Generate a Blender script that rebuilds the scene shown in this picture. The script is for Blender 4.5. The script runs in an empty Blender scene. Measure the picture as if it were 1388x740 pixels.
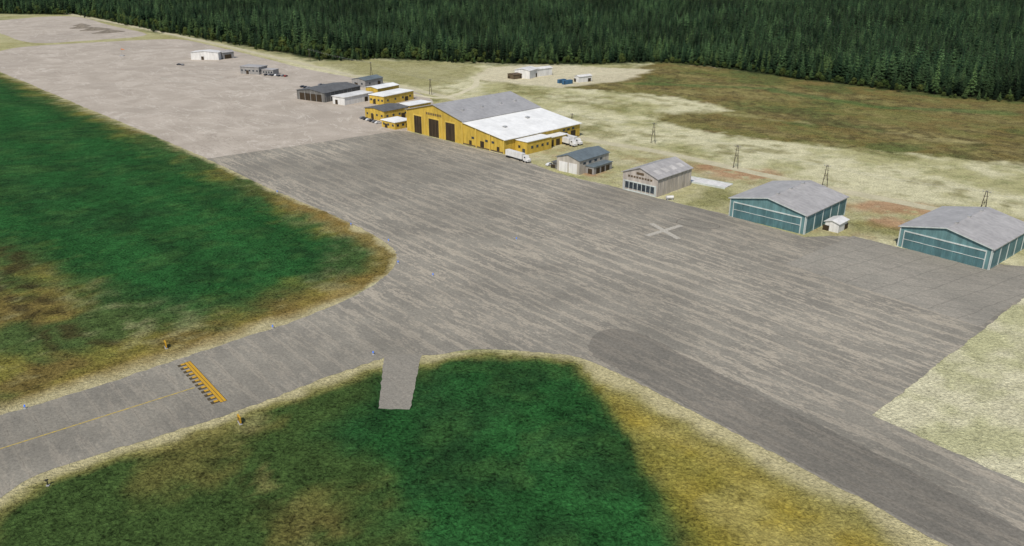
import bpy, bmesh, math, random
import numpy as np
from mathutils import Vector, Matrix
random.seed(7); rng=np.random.default_rng(11)
sc=bpy.context.scene
R=math.radians

# ------------------------------------------------------------------ camera / light
cam_d=bpy.data.cameras.new('camera'); cam=bpy.data.objects.new('camera',cam_d); sc.collection.objects.link(cam)
cam.location=(0,0,105); cam.rotation_euler=(R(90-22.03),0,0)
cam_d.sensor_width=36; cam_d.lens=28.84; cam_d.clip_start=1; cam_d.clip_end=60000
sc.camera=cam
sc.view_settings.view_transform='Standard'; sc.view_settings.look='None'; sc.view_settings.exposure=0
SUN_EL=50; sd=Vector((-.33,-.944,0)).normalized()
az=math.atan2(sd.x,sd.y)
w=bpy.data.worlds.new('World'); sc.world=w; w.use_nodes=True
nt=w.node_tree; bg=nt.nodes['Background']; sky=nt.nodes.new('ShaderNodeTexSky')
sky.sky_type='NISHITA'; sky.sun_disc=False; sky.sun_elevation=R(SUN_EL); sky.sun_rotation=az%(2*math.pi)
nt.links.new(sky.outputs[0],bg.inputs[0]); bg.inputs[1].default_value=0.11
sl=bpy.data.lights.new('sun','SUN'); sl.energy=4.0; sl.angle=R(0.8); sl.color=(1,.935,.83)
so=bpy.data.objects.new('sun',sl); sc.collection.objects.link(so)
tosun=Vector((sd.x*math.cos(R(SUN_EL)),sd.y*math.cos(R(SUN_EL)),math.sin(R(SUN_EL))))
so.rotation_euler=tosun.to_track_quat('Z','Y').to_euler(); so.location=(0,-50,300)

# ------------------------------------------------------------------ node helper
class NT:
    def __init__(s,name,rough=.9,spec=.2):
        s.m=bpy.data.materials.new(name); s.m.use_nodes=True; s.t=s.m.node_tree
        s.b=s.t.nodes['Principled BSDF']; s.b.inputs['Roughness'].default_value=rough
        s.b.inputs['Specular IOR Level'].default_value=spec
    def n(s,typ,props={},**inp):
        nd=s.t.nodes.new(typ)
        for k,v in props.items(): setattr(nd,k,v)
        for k,v in inp.items():
            key=int(k[1:]) if k[0]=='i' and k[1:].isdigit() else k.replace('_',' ')
            s.set(nd.inputs[key],v)
        return nd
    def set(s,sock,v):
        if isinstance(v,bpy.types.NodeSocket): s.t.links.new(v,sock)
        elif isinstance(v,tuple) and sock.type=='RGBA' and len(v)==3: sock.default_value=(*v,1)
        else: sock.default_value=v
    def coord(s): return s.n('ShaderNodeTexCoord').outputs['Object']
    def map(s,v,scale=(1,1,1),rot=0,loc=(0,0,0)):
        return s.n('ShaderNodeMapping',Vector=v,Scale=scale,Rotation=(0,0,rot),Location=loc).outputs[0]
    def noise(s,v,scale,detail=3,rough=.55,dist=0):
        return s.n('ShaderNodeTexNoise',Vector=v,Scale=scale,Detail=detail,Roughness=rough,Distortion=dist).outputs[0]
    def math(s,op,a,b=0.0,c=0.0,clamp=False):
        return s.n('ShaderNodeMath',{'operation':op,'use_clamp':clamp},i0=a,i1=b,i2=c).outputs[0]
    def ramp(s,x,a,b,lo=0.0,hi=1.0):
        return s.n('ShaderNodeMapRange',{'interpolation_type':'SMOOTHSTEP'},Value=x,From_Min=a,From_Max=b,To_Min=lo,To_Max=hi).outputs[0]
    def mix(s,f,a,b,mode='MIX'):
        nd=s.t.nodes.new('ShaderNodeMix'); nd.data_type='RGBA'; nd.blend_type=mode
        s.set(nd.inputs[0],f); s.set(nd.inputs[6],a); s.set(nd.inputs[7],b); return nd.outputs[2]
    def scale(s,col,f):
        return s.n('ShaderNodeVectorMath',{'operation':'SCALE'},i0=col,Scale=f).outputs[0]
    def bump(s,h,strength=.5,dist=.3):
        s.t.links.new(s.n('ShaderNodeBump',Height=h,Strength=strength,Distance=dist).outputs[0],s.b.inputs['Normal'])
    def out(s,col): s.set(s.b.inputs['Base Color'],col); return s.m
AA=R(130.5)

def m_asphalt(name,base,light,dark,streak=1.0,crack=0.0):
    k=NT(name,.95,.15); o=k.coord(); a=k.map(o,rot=-AA)
    wo=k.n('ShaderNodeSeparateXYZ',Vector=o).outputs
    tpos=k.math('MULTIPLY_ADD',wo[1],.649,k.math('MULTIPLY',wo[0],.76))
    taxi=k.ramp(tpos,98,125)
    sep=k.n('ShaderNodeSeparateXYZ',Vector=a).outputs
    big=k.noise(a,.012,2); med=k.noise(a,.06,4,.65)
    st=k.noise(k.map(a,scale=(.05,.28,1)),1,3,.6,.3)
    st2=k.noise(k.map(a,scale=(.26,.85,1),loc=(31,7,0)),1,5,.78,.3)
    fine=k.noise(o,1.3,3,.75)
    wv=k.math('MULTIPLY_ADD',k.noise(k.map(a,scale=(.04,.06,1)),1,3),2.2,sep[1])
    fr=k.math('FRACT',k.math('DIVIDE',wv,6.2)); bd=k.math('ABSOLUTE',k.math('SUBTRACT',fr,.5))
    band=k.ramp(bd,.18,.0); line=k.ramp(bd,.03,.0)
    comb=k.math('ADD',k.math('MULTIPLY_ADD',band,.12,k.math('MULTIPLY',st,.55)),k.math('MULTIPLY',st2,.75))
    m1=k.ramp(comb,.66,.73)
    m1=k.math('MULTIPLY',m1,k.ramp(big,.35,.6,.55,1.0))
    m1=k.math('MULTIPLY',m1,k.math('MULTIPLY_ADD',taxi,.5,.45))
    m1=k.math('MULTIPLY',m1,streak)
    c=k.mix(k.ramp(med,.36,.64),dark,base)
    c=k.mix(m1,c,light)
    dk=k.ramp(k.math('ABSOLUTE',k.math('SUBTRACT',k.noise(k.map(a,scale=(.06,.5,1),loc=(9,3,0)),1,4,.7),.5)),.016,.0)
    c=k.mix(k.math('MULTIPLY',dk,.38),c,tuple(x*.55 for x in dark))
    c=k.mix(k.math('MULTIPLY',line,k.ramp(st2,.42,.58,0,.42)),c,tuple(x*.5 for x in dark))
    if crack>0:
        fx=[]
        for ang,per,lo in ((.25,7.5,0),(-.55,9.0,3)):
            sp=k.n('ShaderNodeSeparateXYZ',Vector=k.map(o,rot=ang)).outputs
            v=k.math('MULTIPLY_ADD',k.noise(k.map(o,scale=(.08,.08,1),loc=(lo,lo,0)),1,3),2.5,sp[1])
            f_=k.math('ABSOLUTE',k.math('SUBTRACT',k.math('FRACT',k.math('DIVIDE',v,per)),.5)); fx.append(k.ramp(f_,.035,.008))
        c=k.mix(k.math('MULTIPLY',k.math('MAXIMUM',fx[0],fx[1]),crack),c,tuple(x*.5 for x in dark))
    c=k.scale(c,k.ramp(fine,.25,.75,.80,1.18))
    c=k.scale(c,k.ramp(big,.3,.7,.88,1.1))
    return k.out(c)
M_apron=m_asphalt('apron_asphalt',(.245,.228,.19),(.35,.312,.25),(.198,.185,.156),.95)
M_strip=m_asphalt('dark_asphalt',(.185,.171,.145),(.24,.215,.176),(.155,.145,.124),.8)
M_patch=m_asphalt('patch_asphalt',(.272,.254,.214),(.33,.30,.252),(.24,.226,.192),.6,.4)
M_stub=m_asphalt('stub_asphalt',(.25,.232,.196),(.30,.272,.225),(.225,.21,.178),.5)
def m_concrete():
    k=NT('old_concrete',.95,.15); o=k.coord(); a=k.map(o,rot=-AA)
    big=k.noise(a,.01,3,.6); med=k.noise(a,.045,5,.65,.5); fine=k.noise(o,.9,4,.7)
    c=k.mix(k.ramp(med,.35,.68),(.36,.315,.262),(.44,.388,.328))
    c=k.mix(k.ramp(big,.52,.66,0,.45),c,(.31,.272,.228))
    ct=k.noise(k.map(a,scale=(.012,.03,1)),1,6,.62,.8)
    e=k.ramp(k.math('ABSOLUTE',k.math('SUBTRACT',ct,.5)),.010,.002)
    e2=k.ramp(k.math('ABSOLUTE',k.math('SUBTRACT',ct,.57)),.006,.001)
    c=k.mix(k.math('MULTIPLY',e,.5),c,(.58,.53,.46)); c=k.mix(k.math('MULTIPLY',e2,.45),c,(.20,.17,.14))
    br=k.n('ShaderNodeTexBrick',Vector=k.map(a,scale=(.05,.05,1)),Color1=(1,1,1),Color2=(.9,.9,.9),Mortar=(.72,.72,.72),Scale=1.0,Mortar_Size=.006).outputs[0]
    c=k.mix(.3,c,br,'MULTIPLY')
    c=k.scale(c,k.ramp(fine,.25,.75,.88,1.1))
    return k.out(c)
M_conc=m_concrete()
def m_gravel(name,a_,b_):
    k=NT(name,1,.1); o=k.coord()
    c=k.mix(k.ramp(k.noise(o,.15,5,.65),.3,.7),a_,b_); c=k.scale(c,k.ramp(k.noise(o,1.2,3,.7),.25,.75,.8,1.15)); return k.out(c)
M_road=m_gravel('gravel_road',(.50,.46,.32),(.40,.37,.25))
M_sand=m_gravel('sand_gravel',(.58,.53,.38),(.48,.45,.30))
M_pile=m_gravel('dark_gravel',(.15,.13,.105),(.23,.2,.16))

def m_ground():
    k=NT('grass_ground',1,.05); o=k.coord()
    at=k.n('ShaderNodeAttribute',{'attribute_name':'zone'}).outputs['Color']
    lum=k.n('ShaderNodeSeparateXYZ',Vector=at).outputs[0]
    f0=k.noise(o,1.15,3,.72,.6)
    f2=k.noise(k.map(o,loc=(50,20,3)),.24,4,.7,.5)
    am=k.ramp(lum,.08,.4,1.0,.47)
    v=k.math('ADD',k.math('MULTIPLY',k.math('SUBTRACT',f0,.5),3.5),k.math('MULTIPLY',k.math('SUBTRACT',f2,.5),2.1))
    c=k.scale(at,k.math('MAXIMUM',k.math('MULTIPLY_ADD',v,am,1.02),.22))
    k.bump(f0,.9,.9)
    return k.out(c)
M_ground=m_ground()
def m_siding(name,col,period=.9,dirt=.25,rough=.6,rib=.12,axis='xy'):
    k=NT(name,rough,.35); o=k.coord(); s=k.n('ShaderNodeSeparateXYZ',Vector=o).outputs
    q=k.math('ADD',s[0],s[1]) if axis=='xy' else s[0] if axis=='x' else s[1]
    fr=k.math('FRACT',k.math('DIVIDE',q,period)); l=k.ramp(k.math('ABSOLUTE',k.math('SUBTRACT',fr,.5)),.10,.02)
    n=k.noise(k.map(o,scale=(.5,.5,.12)),1,5,.65); n2=k.noise(o,.12,4)
    c=k.scale(col,k.ramp(n,.3,.7,1-dirt,1+dirt*.3)); c=k.scale(c,k.ramp(n2,.3,.7,.9,1.06))
    c=k.scale(c,k.math('MULTIPLY_ADD',l,-rib,1.0)); k.bump(l,.3,.06)
    return k.out(c)
M_yel=m_siding('yellow_siding',(.54,.37,.06),1.2,.25)
M_yel2=m_siding('yellow_trim',(.60,.43,.09),3,.1)
M_white=m_siding('white_siding',(.66,.65,.63),1.5,.18)
M_wroof=m_siding('white_roof',(.78,.78,.76),4,.08,.5,.06,'x')
M_groof=m_siding('grey_roof',(.335,.33,.33),3,.14,.5,.10,'x')
M_lgroof=m_siding('light_grey_roof',(.38,.365,.355),2.4,.18,.5,.12,'x')
M_droof=m_siding('dark_roof',(.12,.12,.12),3,.3,.7,.1,'x')
M_broof=m_siding('bluegrey_roof',(.13,.16,.175),2,.2,.6,.15,'x')
M_tan=m_siding('tan_siding',(.42,.385,.33),1.0,.25)
M_cream=m_siding('cream_siding',(.43,.385,.34),1.1,.28)
M_teal=m_siding('teal_siding',(.115,.22,.228),1.0,.3)
M_tealw=m_siding('teal_panel',(.078,.165,.178),.7,.3)
M_trim=m_siding('pale_trim',(.50,.54,.52),5,.15)
M_slate=m_siding('slate_siding',(.15,.145,.135),1.6,.3,.7,.3)
M_grey=m_siding('grey_siding',(.28,.27,.26),1.2,.2)
M_brown=m_siding('brown_siding',(.12,.085,.05),1,.3)
M_blue=m_siding('blue_siding',(.04,.12,.22),.5,.25)
M_door=m_siding('dark_door',(.045,.03,.015),2.0,.4,.7,.3)
M_black=m_siding('black_rubber',(.02,.02,.02),9,.1)
M_metal=m_siding('galvanised_metal',(.35,.35,.35),9,.1,.4)
M_wood=m_siding('pole_wood',(.05,.038,.028),9,.3)
def m_glass():
    k=NT('window_glass',.12,.6); return k.out(k.scale((.03,.04,.05),k.ramp(k.noise(k.coord(),.7,2),.3,.7,.6,1.5)))
M_glass=m_glass()
def m_paint(name,col,under,wear=.5):
    k=NT(name,.9,.15); o=k.coord(); n=k.noise(o,1.1,6,.75)
    return k.out(k.mix(k.ramp(n,.5-wear*.25,.5+.25*(1-wear)+.05,0,1),under,k.scale(col,k.ramp(k.noise(o,3,4),.3,.7,.8,1.1))))
M_pyel=m_paint('yellow_paint',(.62,.36,.02),(.45,.26,.03),.2)
M_pyel2=m_paint('faded_yellow_paint',(.56,.40,.06),(.32,.26,.12),.5)
M_pwht=m_paint('faded_white_paint',(.47,.44,.38),(.29,.27,.225),.7)
M_pblk=m_paint('black_paint',(.03,.022,.015),(.09,.07,.04),.4)
M_pdk=m_paint('dark_sealant',(.11,.10,.085),(.22,.20,.17),.8)
def m_car(name,c):
    k=NT(name,.3,.5); return k.out(k.scale(c,k.ramp(k.noise(k.coord(),.8,2),.3,.7,.9,1.1)))
M_cars=[m_car('car_paint_'+n,c) for n,c in (('dark',(.03,.03,.035)),('grey',(.16,.16,.17)),('white',(.6,.6,.6)),('red',(.2,.03,.02)))]
M_lamp=m_car('blue_lens',(.10,.25,.85))
M_orange=m_car('orange_fabric',(.7,.2,.03))

# ------------------------------------------------------------------ mesh helpers
def mesh_obj(name,verts,faces,mats,mi=None,parent=None,smooth=False):
    me=bpy.data.meshes.new(name); me.from_pydata([tuple(v) for v in verts],[],faces)
    for m in (mats if isinstance(mats,(list,tuple)) else [mats]): me.materials.append(m)
    if mi: me.polygons.foreach_set('material_index',mi)
    if smooth: me.polygons.foreach_set('use_smooth',[True]*len(faces))
    me.update(); ob=bpy.data.objects.new(name,me); sc.collection.objects.link(ob)
    if parent: ob.parent=parent
    return ob
def empty(name,loc,ang=0):
    e=bpy.data.objects.new(name,None); e.location=loc; e.rotation_euler=(0,0,ang); e.empty_display_size=.5
    sc.collection.objects.link(e); return e
BF=[(0,3,2,1),(4,5,6,7),(0,1,5,4),(1,2,6,5),(2,3,7,6),(3,0,4,7)]
def box(p,name,x0,x1,y0,y1,z0,z1,mat,bev=0):
    v=[(x0,y0,z0),(x1,y0,z0),(x1,y1,z0),(x0,y1,z0),(x0,y0,z1),(x1,y0,z1),(x1,y1,z1),(x0,y1,z1)]
    o=mesh_obj(name,v,BF,mat,parent=p)
    if bev:
        b=o.modifiers.new('b','BEVEL'); b.width=bev; b.segments=2
    return o
def boxes(p,name,lst,mat):
    V=[];F=[]
    for (x0,x1,y0,y1,z0,z1) in lst:
        n=len(V)
        V+=[(x0,y0,z0),(x1,y0,z0),(x1,y1,z0),(x0,y1,z0),(x0,y0,z1),(x1,y0,z1),(x1,y1,z1),(x0,y1,z1)]
        F+=[tuple(i+n for i in f) for f in BF]
    return mesh_obj(name,V,F,mat,parent=p)
def prism_x(p,name,prof,x0,x1,mat):
    n=len(prof); V=[(x0,y,z) for y,z in prof]+[(x1,y,z) for y,z in prof]
    F=[tuple(range(n)),tuple(range(2*n-1,n-1,-1))]+[(i,i+n,(i+1)%n+n,(i+1)%n) for i in range(n)]
    o=mesh_obj(name,V,F,mat,parent=p)
    bm=bmesh.new(); bm.from_mesh(o.data); bmesh.ops.recalc_face_normals(bm,faces=bm.faces); bm.to_mesh(o.data); bm.free(); return o
def cyl(p,name,a,b,r0,r1,mat,seg=8):
    a=Vector(a);b=Vector(b);d=(b-a).normalized(); u=d.orthogonal().normalized(); w_=d.cross(u)
    V=[];F=[]
    for c,r in ((a,r0),(b,r1)):
        for i in range(seg):
            t=2*math.pi*i/seg; V.append(c+u*math.cos(t)*r+w_*math.sin(t)*r)
    F=[(i,(i+1)%seg,(i+1)%seg+seg,i+seg) for i in range(seg)]+[tuple(range(seg-1,-1,-1)),tuple(range(seg,2*seg))]
    return mesh_obj(name,V,F,mat,parent=p)
def gable_roof(p,name,x0,x1,y0,y1,h,hr,mat,ov=.6,th=.3):
    ym=(y0+y1)/2; s=(hr-h)/(ym-y0); e=h-ov*s
    prof=[(y0-ov,e+.03),(ym,hr+.03),(y1+ov,e+.03),(y1+ov,e+th),(ym,hr+th),(y0-ov,e+th)]
    return prism_x(p,name,prof,x0-ov,x1+ov,mat)
def gable_walls(p,name,x0,x1,y0,y1,h,hr,mat):
    return prism_x(p,name,[(y0,0),(y1,0),(y1,h),((y0+y1)/2,hr),(y0,h)],x0,x1,mat)

# ------------------------------------------------------------------ outlines (metres)
APR=[(-159,418,1),(-68,486,1),(-62,484,1),(-3.5,426,1),(11.6,407.5),(22,388),(51,362),(64,347,1),(89,324,1),(112,296,1),(130,299),(143,285,1),(170,266),(207,262,1),(163,239,1),(86,169,1),(107,142,1),(123,120,1),(165,70,1),(120,50,1),(82,123,1),(52,160),(35,181),(19,199),(9,201),(-3,203),(-13,203),(-21,199),(-30,200.5),(-35,198.4),(-49,187),(-62,174.5),(-76,163),(-92,152),(-102,145),(-104,137),(-110,120),(-125,80),(-190,105),(-150,147),(-129,163),(-122,169),(-107,181),(-90,197),(-75,212),(-59,227),(-47,245),(-41,261),(-41,274),(-45,287),(-56,302),(-71,320),(-106,357)]
CON=[(-155,415,1),(-444,725),(-500,790),(-531,876),(-522,915),(-412,979),(-378,979),(-271,852),(-177,734),(-114,675),(-64,612),(-50,560),(-58,500,1),(-62,482,1),(-68,480,1)]
FAR=[(-728,1216),(-704,1290),(-649,1290),(-536,1140),(-424,1019),(-482,964),(-529,928),(-629,1045),(-797,1193)]
def smooth_poly(P,cut=5,it=2):
    P=[(p[0],p[1],len(p)>2) for p in P]
    for k in range(it):
        Q=[];n=len(P)
        for i in range(n):
            a=P[i-1];b=P[i];c=P[(i+1)%n]
            if b[2]: Q.append(b); continue
            for o in (a,c):
                L=math.hypot(o[0]-b[0],o[1]-b[1]); t=min(.25,cut*3/L)
                Q.append((b[0]+(o[0]-b[0])*t,b[1]+(o[1]-b[1])*t,False))
        P=Q
    return [(p[0],p[1]) for p in P]
def ragged(P,step=1.6,amp=.45):
    out=[];n=len(P);dr=0
    for i in range(n):
        a=Vector(P[i]);b=Vector(P[(i+1)%n]);L=(b-a).length;
        if L<1e-4: continue
        d=(b-a)/L;nn=Vector((-d.y,d.x));m=max(1,int(L/step))
        for j in range(m):
            dr=dr*.8+random.gauss(0,amp*.45)
            q=a+d*(L*j/m)+nn*(dr+random.uniform(-amp,amp)*.4 if j else 0); out.append((q.x,q.y))
    return out
def sheet(name,P,z,mat,rag=.0,step=1.6,sm=0):
    if sm: P=smooth_poly(P,sm)
    else: P=[(p[0],p[1]) for p in P]
    if rag: P=ragged(P,step,rag)
    from mathutils.geometry import tessellate_polygon
    vs=[Vector((x,y,0)) for x,y in P]; tr=tessellate_polygon([vs])
    F=[]
    for t in tr:
        a,b,c=[vs[i] for i in t]
        if (b-a).cross(c-a).z<0: t=(t[0],t[2],t[1])
        F.append(tuple(t))
    return mesh_obj(name,[(x,y,z) for x,y in P],F,mat)
def strip(name,C,wd,z,mat,rag=.3):
    P=[Vector(c) for c in C]
    Q=[]
    for i in range(len(P)-1):
        p0=P[max(i-1,0)];p1=P[i];p2=P[i+1];p3=P[min(i+2,len(P)-1)]
        m=max(2,int((p2-p1).length/4))
        for j in range(m):
            t=j/m; Q.append(.5*((2*p1)+(p2-p0)*t+(2*p0-5*p1+4*p2-p3)*t*t+(3*p1-p0-3*p2+p3)*t**3))
    Q.append(P[-1]); V=[];F=[]
    for i,q in enumerate(Q):
        d=(Q[min(i+1,len(Q)-1)]-Q[max(i-1,0)]).normalized(); n=Vector((-d.y,d.x))
        a=q+n*(wd/2+random.uniform(-rag,rag)); b=q-n*(wd/2+random.uniform(-rag,rag))
        V+=[(a.x,a.y,z),(b.x,b.y,z)]
        if i: F.append((2*i-2,2*i-1,2*i+1,2*i))
    return mesh_obj(name,V,F,mat)
sheet('old_apron_pavement',CON,.02,M_conc,.5,2.5,6)
sheet('far_apron_pavement',FAR,.025,M_conc,.8,5,10)
sheet('apron_pavement',APR,.035,M_apron,.34,1.3,4)
sheet('taxi_stub_pavement',[(-35.0,199.6),(-32.4,172),(-24.8,171.5),(-24.6,199.8),(-30,201.2)],.028,M_stub,.16,1.0)
sheet('dark_asphalt_patch',[(21,200),(22.3,210),(26,215),(30,216.5),(37.5,213),(58,184),(79,155),(90,139.5),(98,127.5),(128,78),(121,70),(82.5,124),(52.5,161),(35.5,182)],.05,M_strip,.35,1.2,2)
sheet('light_apron_patch',[(96,268),(131,297.5),(143,284),(170,265),(205,261),(162.5,239.5),(137.4,217.5)],.05,M_patch,.1,2)
ROAD=[(-900,1500),(-764,1404),(-673,1317),(-373,987),(-203,786),(-103,665),(-39,590),(3,536),(37,470),(81,431),(126,382),(175,335),(204,310),(260,262),(400,150)]
strip('access_road',ROAD,7,.02,M_road,.25)
strip('dirt_track',[(-76,614),(-50,597),(-30,644),(-26,700),(4,722),(59,708),(120,735)],5,.024,M_sand,.6)
strip('dirt_path',[(-540,870),(-600,900),(-640,905),(-720,880)],7,.024,M_sand,.6)

# ------------------------------------------------------------------ ground
def sdist(x,y,P):
    P=[(p[0],p[1]) for p in P]; d=np.full(x.shape,1e18); ins=np.zeros(x.shape,bool)
    for i in range(len(P)):
        ax,ay=P[i-1];bx,by=P[i]; ex,ey=bx-ax,by-ay
        t=np.clip(((x-ax)*ex+(y-ay)*ey)/(ex*ex+ey*ey+1e-9),0,1)
        d=np.minimum(d,(x-ax-t*ex)**2+(y-ay-t*ey)**2)
        c=((ay>y)!=(by>y)); 
        if ey!=0: ins^= c&(x<ex*(y-ay)/ey+ax)
    d=np.sqrt(d); return np.where(ins,d,-d)
def ldist(x,y,P):
    d=np.full(x.shape,1e18)
    for i in range(1,len(P)):
        ax,ay=P[i-1];bx,by=P[i]; ex,ey=bx-ax,by-ay
        t=np.clip(((x-ax)*ex+(y-ay)*ey)/(ex*ex+ey*ey+1e-9),0,1)
        d=np.minimum(d,(x-ax-t*ex)**2+(y-ay-t*ey)**2)
    return np.sqrt(d)
LAT=rng.random((16,256,256))
def vn(x,y,s,seed=0,oc=4):
    r=np.zeros(x.shape);a=1;tot=0
    for o in range(oc):
        u=x/s+seed*17.3+o*5.1; v=y/s+seed*9.7+o*3.3; iu=np.floor(u).astype(int); iv=np.floor(v).astype(int)
        fu=u-iu;fv=v-iv; fu=fu*fu*(3-2*fu);fv=fv*fv*(3-2*fv);L=LAT[(seed+o)%16]
        g=lambda i,j:L[i%256,j%256]
        r+=a*((g(iu,iv)*(1-fu)+g(iu+1,iv)*fu)*(1-fv)+(g(iu,iv+1)*(1-fu)+g(iu+1,iv+1)*fu)*fv)
        tot+=a;a*=.6;s=s/2.03
    return r/tot
def ss(x,a,b):
    t=np.clip((x-a)/(b-a),0,1); return t*t*(3-2*t)
xs=np.concatenate([[-20000,-8000,-4000,-2500,-1800,-1400],np.arange(-1100,-220,6),np.arange(-220,320,1.6),np.arange(320,800,8),[900,1200,1800,2500,4000,8000,20000]]).astype(float)
ys=np.concatenate([[-9000,-3000,-1000,-400,-150,0],np.arange(60,90,10),np.arange(90,520,1.6),np.arange(520,1500,4),[1520,1600,1800,2200,2800,4000,8000,14000,25000]]).astype(float)
X,Y=np.meshgrid(xs,ys); x=X.ravel();y=Y.ravel()
wx=x+(vn(x,y,14,1)-.5)*13; wy=y+(vn(x,y,14,2)-.5)*13
n40=vn(x,y,40,3,5);n12=vn(x,y,12,4);n5=vn(x,y,5,5,3)
nA=vn(.76*x*.35+.649*y*.35,(-.649*x+.76*y)*.05,6,7,4)
C=lambda *c:np.array(c)[None,:]
def mix(a,b,f): f=f[:,None]; return a*(1-f)+b*f
pale=C(.55,.52,.335);pale2=C(.39,.37,.19);olive=C(.17,.155,.05);green=C(.020,.083,.021);dkg=C(.016,.048,.015)
tan=C(.47,.42,.245);brown=C(.15,.115,.035);yel=C(.29,.225,.04);yolive=C(.17,.155,.035)
one=np.ones((x.size,1))
dP=-np.maximum(np.maximum(sdist(x,y,APR),sdist(x,y,CON)),sdist(x,y,FAR))
dPw=dP+(n12-.5)*8+(n5-.5)*4
# --- north east
col=mix(one*pale,one*pale2,ss(n40,.40,.6)); col=mix(col,one*olive,ss(nA*.45+n12*.55,.50,.64)*.62)
col=mix(col,one*C(.16,.19,.07),ss(n40*.4+n5*.6,.52,.66)*.35)
OL=[(-147,800),(-94,800),(-36,760),(-30,700),(-44,665),(-70,640),(-119,690),(-234,850)]
s=sdist(wx,wy,OL); col=mix(col,one*mix(one*olive,one*pale2,n12),ss(s,-6,10)*.7)
nw=ss(-x,180,240); col=mix(col,one*mix(one*olive*1.2,one*pale2,n12),nw*.6)
BFd=[(30,640),(60,690),(116,752),(141,790),(206,730),(284,645),(359,590),(600,500),(420,330),(300,380),(262,408),(201,434),(131,468),(92,515),(100,535),(150,548),(125,590),(100,612),(71,630)]
s=sdist(wx,wy,BFd); bfc=mix(one*brown,one*C(.145,.14,.04),ss(n12,.35,.6)); bfc=mix(bfc,one*C(.27,.225,.09),ss(nA*.6+n12*.4,.46,.66)*.75)
bfc=mix(bfc,one*C(.06,.10,.03),ss(n40,.52,.68)*.6); bfc=mix(bfc,one*C(.06,.045,.018),ss(n5*.5+nA*.5,.50,.64)*.6)
d=ldist(wx,wy,[(95,660),(190,640),(250,560),(330,540)]); bfc=mix(bfc,one*C(.05,.12,.03),ss(-d,-9,-2)*.6)
d=ldist(wx,wy,[(98,560),(170,520),(230,470),(290,440)]); bfc=mix(bfc,one*C(.34,.30,.14),ss(-d,-8,-1)*.55*ss(n12,.4,.55))
col=mix(col,bfc,ss(s+(n5-.5)*12,-5,5)*.95)
PAD=[(-33,692),(-22,748),(18,772),(64,757),(125,735),(95,680),(38,640),(-8,665)]
s=sdist(wx,wy,PAD); col=mix(col,one*C(.56,.51,.36),ss(s,-4,4)*.9)
s=ldist(wx,wy,ROAD); col=mix(col,one*C(.54,.50,.32),ss(-s,-10,-3)*.6)
yard=[(-50,600),(-50,500),(-3,430),(50,365),(112,300),(145,290),(215,265),(230,285),(130,372),(80,425),(35,468),(0,530)]
s=sdist(wx,wy,yard); yc=mix(one*C(.40,.37,.23),one*pale2,ss(n12,.4,.6))
yc=mix(yc,one*C(.36,.21,.115),ss(nA*.5+n5*.5,.52,.62)*.5); col=mix(col,yc,ss(s,-3,5)*.55)
for cx,cy,ax_,ay_ in ((112,388,20,13),(163,335,26,13),(132,370,12,8),(190,312,18,10),(40,392,8,6),(152,312,14,9),(205,298,14,8),(100,400,12,8)):
    r_=np.sqrt(((wx-cx)/ax_)**2+((wy-cy)/ay_)**2); col=mix(col,one*C(.37,.215,.12),ss(-r_,-1.1,-.55)*.8*ss(n5,.2,.4))
for cx,cy in ((100,345),(118,330),(150,302),(92,352),(140,310),(84,340)):
    r_=np.hypot(wx-cx,wy-cy)/9; col=mix(col,one*C(.17,.17,.05),ss(-r_,-1.2,-.5)*.6)
# --- left field
LG=[(-159,418),(-444,725),(-500,790),(-531,876),(-640,930),(-700,1000),(-2500,1500),(-9000,1500),(-9000,-200),(-180,100),(-129,163),(-90,197),(-59,227),(-41,261),(-35,274),(-50,305),(-106,357)]
mk=sdist(x,y,LG)>-1
core=[(-640,1000),(-430,700),(-203,455),(-101.7,341),(-66,300),(-56,277),(-61,252),(-87,228),(-121,228),(-146,249),(-192,285),(-600,420),(-1500,500),(-1500,1200)]
s=sdist(wx,wy,core)
lc=mix(one*mix(one*yolive,one*brown,ss(n12,.35,.65)),one*C(.06,.095,.028),ss(n40,.42,.6))
lc=mix(lc,one*pale2*.75,ss(nA*.5+n5*.5,.50,.66)*.45)
gc=mix(one*green,one*dkg,ss(n40*.45+n12*.55,.42,.62)*.85); gc=mix(gc,one*C(.045,.12,.030),ss(n12*.6+n5*.4,.5,.64)*.5)
mow=.5+.5*np.sin((.76*x+.649*y+(n40-.5)*25)/5.2); gc=gc*(0.88+.22*mow[:,None])
lc=mix(lc,gc,ss(s+(n12-.5)*24,-8,14))
for PL,wd in (([(-187,285),(-165,255),(-135,222),(-112,203)],3.2),([(-175,255),(-150,228),(-128,203)],2)):
    d=ldist(wx,wy,PL); lc=mix(lc,one*C(.045,.035,.014),ss(-d,-wd*1.6,-wd*.4)*.8*ss(n5,.3,.6))
lc=mix(lc,one*C(.24,.155,.045),ss(-dPw,-13,-4)*.6*ss(-y,-380,-330))
lc=mix(lc,one*tan,ss(-dPw,-3.2,-.2)*.85)
tx=ss(-y,-250,-215); lc=mix(lc,one*tan*.85,ss(-dPw,-9,-1)*.7*tx)
col=np.where(mk[:,None],lc,col)
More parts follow.
